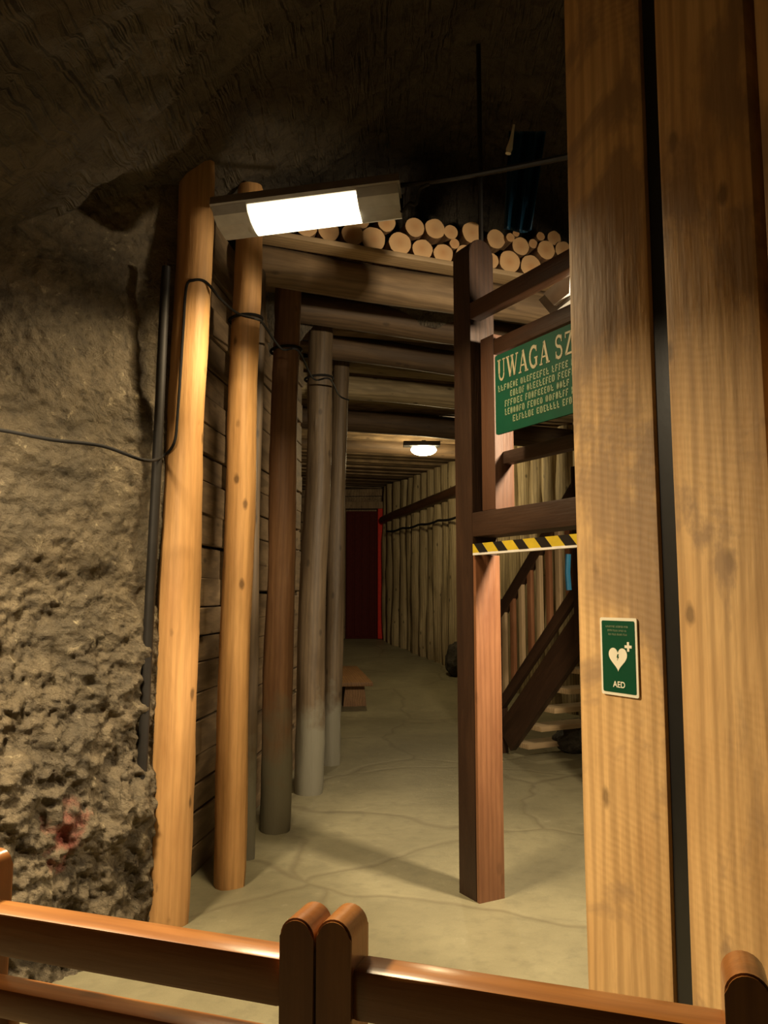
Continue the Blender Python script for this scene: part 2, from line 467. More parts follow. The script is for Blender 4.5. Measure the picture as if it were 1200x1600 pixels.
# palisade right wall
def palisade(pts, seed):
    bm = bmesh.new(); rnd = random.Random(seed)
    for a, b in zip(pts, pts[1:]):
        a = V(a); b = V(b); d = b - a; L = d.length; n = max(1, int(L / .31)); w = L / n
        for i in range(n):
            c = a + d * ((i + .5) / n); fz = floor_z(c.x, c.y)
            t = log_bm(3.98 - fz, w * .53 * rnd.uniform(.92, 1.1), w * .5 * rnd.uniform(.85, 1.0), seed=rnd.random() * 50, seg=12, n=14, amp=.12)
            nn = V((-d.y, d.x, 0)).normalized() * rnd.uniform(-.02, .02)
            for v in t.verts: v.co += V((c.x, c.y, fz - .02)) + nn
            me = bpy.data.meshes.new('t'); t.to_mesh(me); t.free(); bm.from_mesh(me); bpy.data.meshes.remove(me)
    return bm
PAL = [(.06, 17.35, 0), (1.36, 13.9, 0), (2.5, 11.2, 0), (3.6, 9.0, 0), (4.2, 4.5, 0)]
o = obj('wall_right', palisade(PAL, 5), M_pal, smooth=True); o['kind'] = 'structure'
# back wall
bmw = boards('x', [(-3.4, 17.8, 0), (0.1, 17.5, 0)], 3.95, .5, M_plank_h, seed=8)
o = obj('wall_back', bmw, M_plank_h); o['kind'] = 'structure'

# corridor roof boarding
def roof():
    bm = bmesh.new(); rnd = random.Random(4); y = 5.9
    while y < 18.2:
        w = rnd.uniform(.13, .24)
        z = 4.04 + rnd.uniform(-.05, .03)
        t = box_bm(-3.4, 4.3, y, y + w - .012, z, z + .05, .006, 1)
        for v in t.verts:
            v.co.y += .22 * (v.co.x + .7); v.co.z += -.012 * (v.co.x + .7)
        me = bpy.data.meshes.new('t'); t.to_mesh(me); t.free(); bm.from_mesh(me); bpy.data.meshes.remove(me)
        y += w
    return bm
def wood_x(src, name):
    m = src.copy(); m.name = name
    for n in m.node_tree.nodes:
        if n.type == 'MAPPING':
            x, y, z = n.inputs['Scale'].default_value
            n.inputs['Scale'].default_value = (z, y, x)
    return m
M_roof = wood_x(M_plank_old, 'roof_boards')
o = obj('ceiling', roof(), M_roof); o['kind'] = 'structure'

# door at far end
dl = atY(540, 1000, 17.3); dr = atY(599, 1000, 17.3)
d = link('door_1', None, Matrix.Translation(V(((dl.x + dr.x) / 2, 17.38, .69)))); d['kind'] = 'structure'
wdt = dr.x - dl.x
DM = Matrix.Translation(V(((dl.x + dr.x) / 2, 17.38, .69)))
bm = box_bm(-wdt / 2, wdt / 2, -.03, .03, 0, 2.75, .008)
for k in range(5):
    x = -wdt / 2 + (k + .5) * wdt / 5
    box_bm(x - .06, x + .06, -.045, -.03, .05, 2.7, .005, 1, bm=bm)
obj('door_panel', bm, M_red, DM, d)
bm = box_bm(wdt / 2 - .12, wdt / 2, -.10, -.04, 0, 2.8, .008)
obj('door_edge', bm, M_redtrim, DM, d)['label'] = 'brighter red vertical edge strip'
bm = box_bm(-wdt / 2 - .12, wdt / 2 + .12, -.12, .04, 2.8, 2.95, .008); box_bm(-wdt / 2 - .14, -wdt / 2 - .01, -.10, .04, 0, 2.8, .008, bm=bm)
obj('door_frame', bm, M_plank_old, DM, d)

# ------------------------------------------------------------------ roof beams
def sx(x, k=.3): return k
def capbeam(px_l, py_mid, ydepth, r, mat, lab, x1=2.0, k=.30, drop=.045, seed=0, over=.35, squash=1.0):
    p = atY(px_l, py_mid, ydepth)
    a = p - V((over, over * k, -over * drop)); b = V((x1, p.y + (x1 - p.x) * k, p.z - (x1 - p.x) * drop))
    o = pole('roof_beam', a, b, r, r * .96, mat, seed=seed, capmat=M_end, amp=.05)
    return tag(o, lab, 'beam', 'round roof beams across the passage'), a, b
CB = []
CB.append(capbeam(470, 424, 5.25, .13, M_plank_old, 'thick round roof beam directly under the stacked log ends', seed=31))
CB.append(capbeam(520, 488, 6.3, .125, M_beam_old, 'second round roof beam, just behind the one carrying the log stack', seed=32, x1=3.7))
CB.append(capbeam(552, 548, 7.35, .12, M_beam_old, 'third round roof beam, resting over the slim far post', seed=33, x1=3.55))
CB.append(capbeam(548, 604, 8.7, .14, M_pal, 'fourth roof beam, pale greenish, inside the passage', x1=2.4, k=.22, seed=34, over=1.2))
CB.append(capbeam(548, 657, 10.3, .15, M_beam_old, 'fifth roof beam, in front of the oval ceiling lamp', x1=2.6, k=.18, seed=35, over=1.4))
CB.append(capbeam(548, 694, 12.3, .13, M_beam_old, 'sixth roof beam, farthest, behind the oval ceiling lamp', x1=1.9, k=.12, seed=36, over=1.6))
# squared lath lines along beams 4 & 5
for i, (py, yd, lab) in enumerate([(574, 8.1, 'flat board wedged between the third and fourth roof beams'), (622, 9.5, 'pale flat board between the fourth and fifth roof beams')]):
    p = atY(545, py, yd); a = p - V((1.0, .25, -.02)); b = V((2.3, p.y + (2.3 - p.x) * .24, p.z - .06))
    o = beam('roof_board', a, b, .22, .05, M_pal, seed=i)
    tag(o, lab, 'board')
# right-hand posts carrying the beams
for i, (cb, lab) in enumerate(zip(CB[:1], ('right-hand round post carrying the front roof beam', 'right-hand round post carrying the second roof beam', 'right-hand round post carrying the third roof beam'))):
    e = cb[2] - V((.18 - (0 if i == 0 else .0), .05, 0)); 
    o = pole('wooden_post', V((e.x, e.y, -.01)), V((e.x, e.y, e.z - .12)), .1, .09, M_post_red, seed=41 + i)
    tag(o, lab, 'post')

# stack of logs above the first beam
SP = CB[0][1] + V((0, -.02, 0)); kdir = (CB[0][2] - CB[0][1]); kdir.z = 0; kdir.normalize()
SN = V((kdir.y, -kdir.x, 0))     # toward the camera
PLN = SP + SN * .16
# plank under the logs
for j, (off, zz, nm) in enumerate([(.19, .112, 'long pale plank edge just under the stacked log ends')]):
    a = CB[0][1] + SN * off + V((0, 0, zz)); b = CB[0][2] + SN * off + V((0, 0, zz))
    o = beam('plank', a, b, .16, .035, M_tread, seed=60 + j); tag(o, nm, 'plank')
LG = [(586, 371, 19.5), (625, 378, 18.5), (660, 386.5, 16.5), (695, 392, 16), (727, 397, 14.5), (770, 405, 12.5), (797, 408, 17.5), (832.5, 413.5, 18), (862, 417, 12), (893, 418, 17),
      (605, 347, 14.5), (649, 354, 15.5), (679, 360, 16.2), (705.5, 362, 11.5), (711, 379, 8), (737, 364.5, 17.5), (778, 371.5, 15.5), (797, 372, 7), (816, 383, 14.5), (835.5, 379, 7.5),
      (853, 391, 15), (880, 388, 14), (868, 369, 11.5), (846, 368, 7), (808, 363, 5.5), (550, 366, 17.5), (515, 358, 17), (567, 343, 11.5), (533, 337, 13), (480, 352, 17)]
LG.sort(key=lambda q: q[0])
low = [q for q in LG if q[1] - (.14 * (q[0] - 600) + 350) > 14]; up = [q for q in LG if q not in low]
ordn = ['first', 'second', 'third', 'fourth', 'fifth', 'sixth', 'seventh', 'eighth', 'ninth', 'tenth', 'eleventh', 'twelfth', 'thirteenth', 'fourteenth', 'fifteenth', 'sixteenth', 'seventeenth', 'eighteenth', 'nineteenth', 'twentieth', 'twenty-first']
for rowname, row in (('lower', low), ('upper', up)):
    for i, (px, py, r) in enumerate(row):
        c = atPl(px, py, PLN, SN)
        rr = r / FPX * c.y * 1.09
        f = c + SN * random.uniform(-.03, .015)
        size = 'large' if r > 16 else 'medium' if r > 11 else 'small'
        bk = f - SN * .8; 
        o = pole('stacked_log', f, bk, rr, rr * .98, M_bark, seed=70 + i + (30 if rowname == 'upper' else 0), capmat=M_end, amp=.08, seg=20)
        tag(o, '%s sawn log end, %s from left in the %s row of the log stack' % (size, ordn[i], rowname), 'log', 'logs stacked above the front roof beam')

# ------------------------------------------------------------------ hanging lamp
LL = atY(342, 347, 3.74); LR = atY(628, 311, 3.66)
LMx = (LR - LL); LLen = LMx.length
lm = thing('hanging_lamp', 'big lit lamp with grey housing hanging under the rock ceiling beside the log stack', 'lamp', (LL + LR) / 2)
LM = frame(LL, LMx, (0, 0, 1))     # local Z along lamp, Y up, X = depth
def prism(bm, prof, z0, z1):
    a = [bm.verts.new((x, y, z0)) for x, y in prof]; b = [bm.verts.new((x, y, z1)) for x, y in prof]
    n = len(prof)
    for i in range(n): bm.faces.new((a[i], a[(i + 1) % n], b[(i + 1) % n], b[i]))
    bm.faces.new(a[::-1]); bm.faces.new(b)
    return bm
z1 = LLen * (398 - 342) / 286; z2 = LLen * (562 - 342) / 286
prof = [(-.14, 0), (-.15, .015), (-.13, .06), (-.07, .095), (.07, .095), (.13, .06), (.15, .015), (.14, 0)]
obj('lamp_housing', prism(bmesh.new(), prof, 0.0, LLen), M_grey, LM, lm)
ecp = [(-.145, .005), (.145, .005), (.13, -.035), (.07, -.06), (-.07, -.06), (-.13, -.035)]
obj('end_cap', prism(bmesh.new(), ecp, 0.01, z1 - .003), M_grey, LM, lm)
obj('end_cap', prism(bmesh.new(), ecp, z2 + .003, LLen - .01), M_grey, LM, lm)
arc = [(.135 * math.cos(a), -.002 - .068 * math.sin(a)) for a in [math.pi * k / 14 for k in range(15)]]
obj('lamp_diffuser', prism(bmesh.new(), arc, z1, z2), M_lampglass, LM, lm, smooth=True)
for zz in (.12, LLen - .12):
    p = LM @ V((0, .09, zz)); q = V((p.x + .0, p.y + .62, p.z + .30))
    bm = tube(bmesh.new(), smooth_path([p, p + V((0, .2, .05)), q]), .010)
    obj('hanger', bm, M_metal, None, lm)
# small bracket and cable loop at right end
e = LM @ V((0, .02, LLen))
bm = tube(bmesh.new(), smooth_path([e, atY(628, 330, 3.66), atY(640, 318, 3.62), atY(650, 318, 3.6), atY(656, 296, 3.56), atY(672, 286, 3.5)]), .009)
obj('lamp_cable', bm, M_cable, None, lm, smooth=True)

def area(name, loc, target, sx_, sy_, power, col, spread=180, parent=None):
    ld = bpy.data.lights.new(name, 'AREA'); ld.shape = 'RECTANGLE'; ld.size = sx_; ld.size_y = sy_; ld.energy = power; ld.color = col; ld.spread = R(spread)
    dirv = (V(target) - V(loc)).normalized()
    M = dirv.to_track_quat('-Z', 'Y').to_matrix().to_4x4(); M.translation = V(loc)
    return link(name, ld, M, parent)
cz = LM @ V((0, -.085, (z1 + z2) / 2))
area('lamp_light', cz, cz - V((0, 0, 1)), .42, .16, 60, (1, .76, .44), 146, lm)

# ------------------------------------------------------------------ squared timbers on the right
TU = V((.49, -.87, 0)).normalized(); TN = V((TU.y, -TU.x, 0)); TN = TN if TN.x < 0 else -TN    # outward normal, to the left/camera
T0 = atY(903, 931, 2.6); T0.z = 0
def timber(s0, s1, depth, lab, seed, top=4.7, back=0.0):
    c = T0 + TU * ((s0 + s1) / 2) - TN * (depth / 2 + back); w = s1 - s0
    M = frame(c, (0, 0, 1), TN)
    bm = box_bm(-w / 2, w / 2, -depth / 2, depth / 2, -.02, top, .012, 2, cuts=40, jit=.006, seed=seed)
    return tag(obj('squared_timber', bm, M_timber, M, smooth=True), lab, 'timber', 'squared timbers by the railing')
timber(0, .335, .33, 'squared pine timber upright carrying the green heart sign', 3)
timber(.393, .695, .33, 'squared pine timber upright at the right edge, nearer than the one with the heart sign', 13, back=.0)
timber(.725, 1.03, .33, 'third squared timber upright, nearest, mostly outside the frame', 23, back=-.01)
# added black strip that paints the shade in the gap
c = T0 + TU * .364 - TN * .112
tag(obj('gap_shade_strip', box_bm(-.0275, .0275, -.1, .1, 0, 4.5, .002), M_black, frame(c, (0, 0, 1), TN)), 'narrow black strip painting the shade between the two squared timbers', 'strip')

# AED sign
AP = T0 + TN * .006
ac = atPl(968, 1026, AP, TN)
tl = atPl(937, 962, AP, TN); br = atPl(999, 1090, AP, TN); tr_ = atPl(995, 966, AP, TN); bl = atPl(942, 1082, AP, TN)
aw = ((tr_ - tl).length + (br - bl).length) / 2; ah = ((tl - bl).length + (tr_ - br).length) / 2
AM = frame(ac, TN, (0, 0, 1))       # local Z out, Y up, X = along face
if (AM.to_3x3() @ V((1, 0, 0))).dot(TU) < 0: print('AED flipped')
ag = link('emergency_sign', None, AM.copy()); tag(ag, 'small green sign with white heart and cross on the squared timber', 'sign')
def flat(prof, z0, z1, bm=None):
    bm = bm or bmesh.new(); return prism(bm, prof, z0, z1)
def rrect(w, h, r, cx=0, cy=0, n=4):
    pts = []
    for (sx_, sy_, a0) in ((1, 1, 0), (-1, 1, 90), (-1, -1, 180), (1, -1, 270)):
        for k in range(n + 1):
            a = R(a0 + 90 * k / n); pts.append((cx + sx_ * (w / 2 - r) + r * math.cos(a), cy + sy_ * (h / 2 - r) + r * math.sin(a)))
    return pts
obj('sign_plate', flat(rrect(aw, ah, .006), 0, .003), M_aedwhite, AM, ag)
obj('sign_field', flat(rrect(aw - .016, ah - .018, .005), .003, .0042), M_greenaed, AM, ag)
hp = []
for k in range(40):
    t = 2 * math.pi * k / 40
    hp.append((16 * math.sin(t) ** 3, 13 * math.cos(t) - 5 * math.cos(2 * t) - 2 * math.cos(3 * t) - math.cos(4 * t)))
hs = aw * .25 / 16
obj('heart_symbol', flat([(x * hs - .002, y * hs * 1.05 - ah * .015) for x, y in hp], .0042, .005), M_aedwhite, AM, ag)
bolt = [(-.002, .012), (.005, .012), (.001, .003), (.006, .003), (-.004, -.012), (-.001, -.001), (-.006, -.001)]
obj('bolt_symbol', flat([(x * .8 - .002, y * .8 - ah * .01) for x, y in bolt], .005, .0055), M_greenaed, AM, ag)
cx, cy, a_, b_ = aw * .27, ah * .135, .014, .0042
cross = [(-b_, a_), (b_, a_), (b_, b_), (a_, b_), (a_, -b_), (b_, -b_), (b_, -a_), (-b_, -a_), (-b_, -b_), (-a_, -b_), (-a_, b_), (-b_, b_)]
obj('cross_symbol', flat([(x + cx, y + cy) for x, y in cross], .0042, .005), M_aedwhite, AM, ag)
def text_obj(name, s, size, mat, M, parent, cx, cy, z, ext=.0004):
    cu = bpy.data.curves.new(name, 'FONT'); cu.body = s; cu.size = size; cu.align_x = 'CENTER'; cu.align_y = 'CENTER'; cu.extrude = ext; cu.offset = size * .015
    to = bpy.data.objects.new('tmp', cu); C.objects.link(to)
    bpy.context.view_layer.update()
    me = bpy.data.meshes.new_from_object(to.evaluated_get(bpy.context.evaluated_depsgraph_get()))
    bpy.data.objects.remove(to); me.materials.clear(); me.materials.append(mat)
    for v in me.vertices: v.co += V((cx, cy, z))
    me.name = name
    return link(name, me, M, parent)
text_obj('sign_lettering', 'AED', ah * .11, M_aedwhite, AM, ag, -.0, -ah * .36, .0048)
def squiggle_rows(rows, bm=None, seed=0):
    """rows of tiny unreadable print: (x0,x1,y,h)"""
    bm = bm or bmesh.new(); rnd = random.Random(seed)
    for x0, x1, y, h in rows:
        x = x0
        while x < x1:
            n = rnd.randint(3, 9)
            for k in range(n):
                w = h * rnd.uniform(.42, .58)
                if x + w > x1: break
                hh = h * rnd.choice((.92, 1, 1))
                kind = rnd.randint(0, 3); t = h * .2
                box_bm(x, x + t, y - hh / 2, y + hh / 2, 0, 1, bm=bm)
                if kind != 0: box_bm(x, x + w, y + hh / 2 - t, y + hh / 2, 0, 1, bm=bm)
                if kind != 2: box_bm(x, x + w, y - hh / 2, y - hh / 2 + t, 0, 1, bm=bm)
                if kind == 3: box_bm(x + w - t, x + w, y - hh / 2, y + hh / 2, 0, 1, bm=bm)
                else: box_bm(x, x + w * .8, y - t / 2, y + t / 2, 0, 1, bm=bm)
                x += w + h * .2
            x += h * .45
    return bm
bm = squiggle_rows([(-aw * .33, aw * .28, ah * .385, ah * .026), (-aw * .28, aw * .26, ah * .335, ah * .026), (-aw * .26, aw * .25, ah * .285, ah * .026)], seed=2)
for v in bm.verts: v.co.z = .0042 + v.co.z * .0006
obj('small_print', bm, M_sign_small, AM, ag)

# ------------------------------------------------------------------ timber portal with green warning sign
GU = V((.483, -.876, 0)).normalized(); GN = V((GU.y, -GU.x, 0)); GN = GN if GN.x < 0 else -GN
pb = atZ(745, 1411)             # nearest bottom corner between dark and lit faces
PW = .165
pc = pb + (-GU * -1) * 0 + V((0, 0, 0))
# nearest corner is at +GU/2 (toward camera) and +GN/2
pc = pb - GU * PW / 2 - GN * PW / 2
pt = thing('timber_portal', 'dark stained timber portal with tall rounded post and low striped crossbeam', 'portal', (pc.x, pc.y, 0))
topz = atPl(745, 383, pc, V((0, 1, 0))).z
def arch_post(w, d, h, r=.5, bev=.004):
    """post along Z, width w (x) with round-arched top across x, depth d (y)"""
    bm = bmesh.new(); n = 12; rr = w / 2
    prof = [(-w / 2, 0), (w / 2, 0)] + [(rr * math.cos(math.pi * k / n), h - rr + rr * math.sin(math.pi * k / n)) for k in range(n + 1)]
    a = [bm.verts.new((x, -d / 2, z)) for x, z in prof]; b = [bm.verts.new((x, d / 2, z)) for x, z in prof]
    m = len(prof)
    for i in range(m): bm.faces.new((a[i], a[(i + 1) % m], b[(i + 1) % m], b[i]))
    fa = bm.faces.new(a[::-1]); fb = bm.faces.new(b)
    es = [e for f in (fa, fb) for e in f.edges]
    if bev: bmesh.ops.bevel(bm, geom=list(set(es)), offset=bev, segments=2, affect='EDGES')
    return bm
PM = frame(V((pc.x, pc.y, 0)), (0, 0, 1), GU)     # local y along GU, x perpendicular
# two faced post: lower half warm, whole post one mesh
beam_z0 = atPl(745, 866, pc, V((0, 1, 0))).z
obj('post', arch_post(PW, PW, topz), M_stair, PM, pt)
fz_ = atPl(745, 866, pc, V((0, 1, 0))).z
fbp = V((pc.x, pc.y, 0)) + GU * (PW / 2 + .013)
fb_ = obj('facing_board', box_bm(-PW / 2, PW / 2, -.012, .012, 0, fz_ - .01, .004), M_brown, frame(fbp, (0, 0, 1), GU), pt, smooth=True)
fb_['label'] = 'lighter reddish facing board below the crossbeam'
def along(px, py, off=0.0):
    """point on the vertical portal plane (through pc, direction GU), offset along GN"""
    return atPl(px, py, pc + GN * off, GN)
def hrail(name, pxa, pya, length, w, h, mat, off=0.0, seed=0, s_start=None):
    a = along(pxa, pya, off); a = a + GU * max(0, (PW / 2 + .002) - (V((a.x, a.y, 0)) - V((pc.x, pc.y, 0))).dot(GU)) * (0 if off > .08 else 1); b = a + GU * length
    return beam(name, a, b, w, h, mat, pt, seed=seed)
hrail('rail', 742, 488, 1.5, .07, .095, M_dark, .10, 1)
hrail('rail', 768, 548, 1.4, .06, .085, M_dark, .03, 2)
hrail('rail', 768, 722, 1.4, .06, .07, M_stair, -.02, 3)
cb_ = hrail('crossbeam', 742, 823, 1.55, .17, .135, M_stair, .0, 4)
# upright standing on the crossbeam
u0 = along(779, 800, 0)
u0.z = cb_.matrix_world.translation.z if False else WM[cb_].translation.z + .07
beam('upright', u0, V((u0.x, u0.y, 3.02)), .13, .12, M_beam_red, pt, up=GU, seed=9)
u1 = u0 + GU * .75
beam('upright', u1, V((u1.x, u1.y, 3.02)), .13, .12, M_beam_red, pt, up=GU, seed=10)
# warning tape: strip along beam's lower face edge
ta = along(740, 857, .09); 
TL = 1.5; th_ = .05
TM = frame(ta, GN, (0, 0, 1))
sgn = 1 if (TM.to_3x3() @ V((1, 0, 0))).dot(GU) > 0 else -1
bm = box_bm(min(0, sgn * TL), max(0, sgn * TL), -th_ / 2, th_ / 2, 0, .006)
tp = obj('warning_tape', bm, M_yellow, TM, pt); tp['label'] = 'yellow and black diagonal striped tape'
bm = bmesh.new()
k = 0; st = .085
while (k + 1) * 2 * st < TL:
    x0 = k * 2 * st + .012
    q = [(x0 + .05, -th_ / 2 - .0), (x0 + .05 + st * .9, -th_ / 2), (x0 + st * .9, th_ / 2), (x0, th_ / 2)]
    prism(bm, [(sgn * x, y) for x, y in q], .006, .0075); k += 1
obj('black_stripes', bm, M_black, TM, tp)
bm = box_bm(min(0, sgn * TL), max(0, sgn * TL), -th_ / 2 - .012, -th_ / 2, -.03, .006)  # white strip added as the highlight along the tape's lower edge
obj('tape_highlight', bm, M_white, TM, pt)['label'] = 'thin white strip painting the highlight under the tape'

# warning sign board
SOF = .17
s_tl = along(775, 556, SOF); s_bl = along(775, 680, SOF)
sw_, sh_ = .98, (s_tl.z - s_bl.z)
SM = frame(V((s_bl.x, s_bl.y, s_bl.z)), GN, (0, 0, 1))
ssg = 1 if (SM.to_3x3() @ V((1, 0, 0))).dot(GU) > 0 else -1
print('ssg', ssg, 'signh', sh_)
sg = link('warning_sign', None, SM.copy()); tag(sg, 'green sign board reading UWAGA SZ in cream serif letters on the timber portal', 'sign')
obj('sign_board', flat(rrect(sw_, sh_, .012, sw_ / 2, sh_ / 2), -.012, 0), M_green, SM, sg)
# serif letters from strokes
def seg_(bm, x0, y0, x1, y1, w):
    d = V((x1 - x0, y1 - y0)); n = V((-d.y, d.x)).normalized() * w / 2
    prism(bm, [(x0 - n.x, y0 - n.y), (x1 - n.x, y1 - n.y), (x1 + n.x, y1 + n.y), (x0 + n.x, y0 + n.y)][::1], 0, 1)
def poly_(bm, pts, w):
    for a, b, ww in zip(pts, pts[1:], w if isinstance(w, list) else [w] * 99): seg_(bm, *a, *b, ww)
def serif(bm, x, y, w=.26): box_bm(x - w / 2, x + w / 2, y - .035, y + .035, 0, 1, bm=bm)
def arcp(cx, cy, rx, ry, a0, a1, n=12): return [(cx + rx * math.cos(R(a0 + (a1 - a0) * k / n)), cy + ry * math.sin(R(a0 + (a1 - a0) * k / n))) for k in range(n + 1)]
def L_U(bm):
    poly_(bm, [(.2, .98), (.2, .35)], .17); poly_(bm, arcp(.45, .33, .25, .29, 180, 360), .12); poly_(bm, [(.7, .35), (.7, .98)], .08)
    serif(bm, .2, .965, .34); serif(bm, .7, .965, .28); return .92
def L_W(bm):
    poly_(bm, [(.12, .97), (.4, .04)], .17); poly_(bm, [(.4, .04), (.62, .9)], .08); poly_(bm, [(.58, .97), (.84, .04)], .17); poly_(bm, [(.84, .04), (1.1, .97)], .08)
    serif(bm, .14, .965, .34); serif(bm, .6, .965, .3); serif(bm, 1.1, .965, .26); return 1.22
def L_A(bm):
    poly_(bm, [(.12, .03), (.43, .95)], .08); poly_(bm, [(.43, 1.0), (.76, .03)], .18); poly_(bm, [(.22, .33), (.62, .33)], .07)
    serif(bm, .12, .035, .26); serif(bm, .77, .035, .34); return .95
def L_G(bm):
    poly_(bm, arcp(.47, .5, .36, .45, 50, 310, 18), .15); poly_(bm, [(.72, .08), (.72, .42)], .16); serif(bm, .7, .44, .32); poly_(bm, [(.74, .97), (.74, .7)], .06); return .98
def L_S(bm):
    poly_(bm, arcp(.38, .73, .24, .22, 30, 250, 12) + arcp(.38, .27, .26, .24, 80, -150, 12), .13); poly_(bm, [(.63, .97), (.63, .68)], .06); poly_(bm, [(.13, .03), (.13, .33)], .06); return .8
def L_Z(bm):
    poly_(bm, [(.1, .94), (.68, .94)], .09); poly_(bm, [(.64, .95), (.14, .05)], .16); poly_(bm, [(.1, .06), (.7, .06)], .09)
    poly_(bm, [(.12, .97), (.12, .74)], .06); poly_(bm, [(.7, .03), (.7, .3)], .06); return .82
lb = bmesh.new(); x = 0; H = sh_ * .27; adv = []
for fn in (L_U, L_W, L_A, L_G, L_A, None, L_S, L_Z):
    if fn is None: x += .38; continue
    t = bmesh.new(); w = fn(t)
    for v in t.verts: v.co.x += x
    me = bpy.data.meshes.new('t'); t.to_mesh(me); t.free(); lb.from_mesh(me); bpy.data.meshes.remove(me)
    x += w + .06
tgt = along(888, 560, SOF); full = (V((tgt.x, tgt.y, 0)) - V((s_bl.x, s_bl.y, 0))).length   # visible width up to the timber
sxs = (full * 1.04) / x
for v in lb.verts:
    v.co.x = .022 + v.co.x * sxs; v.co.y = sh_ * .66 + v.co.y * H; v.co.z = .0 + v.co.z * .002
obj('sign_lettering', lb, M_sign_text, SM, sg)
rows = [(.03, .88, .565, .082), (.14, .80, .46, .082), (.09, .84, .355, .082), (.09, .86, .25, .082), (.16, .78, .145, .082)]
bm = squiggle_rows([(a * sw_ * .9 + .0, b * sw_, y * sh_, h * sh_) for a, b, y, h in rows], seed=5)
for v in bm.verts: v.co.z = v.co.z * .0015
obj('small_print', bm, M_sign_small, SM, sg)

# iron hanger rod above the portal post
p0 = V((pc.x + .05, pc.y, topz - .05)); 
bm = tube(bmesh.new(), [p0, V((p0.x, p0.y, 4.9))], .014)
tag(obj('iron_rod', bm, M_metal), 'thin vertical iron rod rising from the rounded portal post to the rock', 'rod')
# conduit from timber to lamp
a = atPl(893, 243, T0, TN); 
pts = smooth_path([a + V((.05, 0, .01)), atY(800, 262, 3.0), atY(700, 280, 3.4), atY(632, 289, 3.62), atY(560, 296, 3.8)])
tag(obj('cable_conduit', tube(bmesh.new(), pts, .012), M_metal, smooth=True), 'dark conduit running from the squared timber to the big lamp', 'conduit')
# floodlight on the portal: white reflector & grey glass
fc = atY(868, 468, 3.95)
fl = thing('floodlight', 'unlit white and grey glass floodlight above the green warning sign', 'lamp', fc)
FM = frame(fc, GN, (0, .25, 1))
prf = [(-.12, .07), (.14, .07), (.10, -.06), (-.05, -.06)]
obj('reflector', prism(bmesh.new(), [(x, y) for x, y in prf], -.10, .0), M_grey, FM, fl)
obj('lamp_glass', prism(bmesh.new(), [(x * .8 + .04, y * .8 + .01) for x, y in prf], .0, .02), M_white, FM, fl)
obj('bracket', tube(bmesh.new(), [fc + V((.06, 0, .05)), fc + V((.06, 0, .16))], .008), M_metal, None, fl)

# ------------------------------------------------------------------ blue sheet hanging from the roof, salt icicle
def sheet(px0, px1, py0, py1, Y, name):
    bm = bmesh.new(); n = 16; m = 24; vs = []
    for j in range(m + 1):
        row = []
        for i in range(n + 1):
            u = i / n; v = j / m
            wl_ = (px0 + (px1 - px0) * (u * (1 - .25 * v) + .02)); py = py0 + (py1 - py0) * v + 10 * u * v * math.sin(3 * u)
            p = atY(wl_ - 8 * v, py, Y + .05 * math.sin(u * 15 + v * 3) + .03 * math.sin(u * 31))
            row.append(bm.verts.new(p))
        vs.append(row)
    for j in range(m):
        for i in range(n): bm.faces.new((vs[j][i], vs[j][i + 1], vs[j + 1][i + 1], vs[j + 1][i]))
    bmesh.ops.solidify(bm, geom=bm.faces[:], thickness=.006)
    return bm
tag(obj('blue_sheet', sheet(794, 852, 205, 358, 5.0, 'blue'), M_blue, smooth='all'), 'dark blue folded plastic sheet hanging from the rock above the log stack', 'sheet')
bm = bmesh.new(); pts = [atY(803, 195, 4.85), atY(799, 218, 4.85), atY(794, 240, 4.85)]
tube(bm, smooth_path(pts, 5), lambda i: .008 + .022 * (i / 10) ** 2 * (1 if i < 9 else .5), 7)
tag(obj('salt_icicle', bm, M_aedwhite, smooth=True), 'small pale salt icicle beside the hanging blue sheet', 'icicle')

# ------------------------------------------------------------------ staircase behind the portal
SU = GU.copy(); SWd = V((-SU.y, SU.x, 0)); SWd = SWd if SWd.x > 0 else -SWd
sb = atZ(792, 1178)
sc = thing('staircase', 'open wooden staircase with dark stringer, baluster railing and pale treads behind the portal', 'staircase', (sb.x, sb.y, 0))
rise = .2; run = .2; NS = 13; slope = (SU * run + V((0, 0, rise))).normalized(); perp = (V((0, 0, run)) - SU * rise).normalized()
SLen = NS * math.hypot(rise, run)
for j in (0, 1):
    o0 = sb + SWd * (1.35 * j) + V((0, 0, .155))
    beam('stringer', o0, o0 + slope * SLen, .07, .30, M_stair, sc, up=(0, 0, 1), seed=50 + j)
for k in range(NS - 1):
    c = sb + SU * (run * (k + .9)) + V((0, 0, rise * (k + .55))) 
    beam('tread', c + SWd * .04, c + SWd * 1.31, .24, .05, M_tread, sc, seed=k, jit=0)
# railing on the near stringer
def on_rail(s, h): return sb + slope * s + V((0, 0, h)) + V((0, 0, .155))
beam('handrail', on_rail(-.25, 1.33), on_rail(SLen, 1.33), .07, .12, M_stair, sc)
beam('bottom_rail', on_rail(-.1, .40), on_rail(SLen, .40), .06, .10, M_stair, sc)
k = 0; s = .0
while s < SLen - .1:
    a = on_rail(s, .40); b = on_rail(s, 1.30)
    beam('baluster', a, b, .045, .06, M_brown if k % 2 else M_tread, sc, up=SU, jit=0); s += .2; k += 1
for s in (-.12, 1.62, 3.2):
    a = on_rail(s, -.1 if s > 0 else -.0); b = on_rail(s, 1.5)
    if s < 0: a.z = 0
    beam('newel_post', a, b, .10, .10, M_stair, sc, up=SU)
bm = tube(bmesh.new(), [atY(888, 866, 6.3), atY(887, 895, 6.3), atY(889, 922, 6.3)], .022)
tag(obj('blue_hose', bm, M_bluehose, smooth=True), 'short bright blue hose hanging beside the stair railing', 'hose')
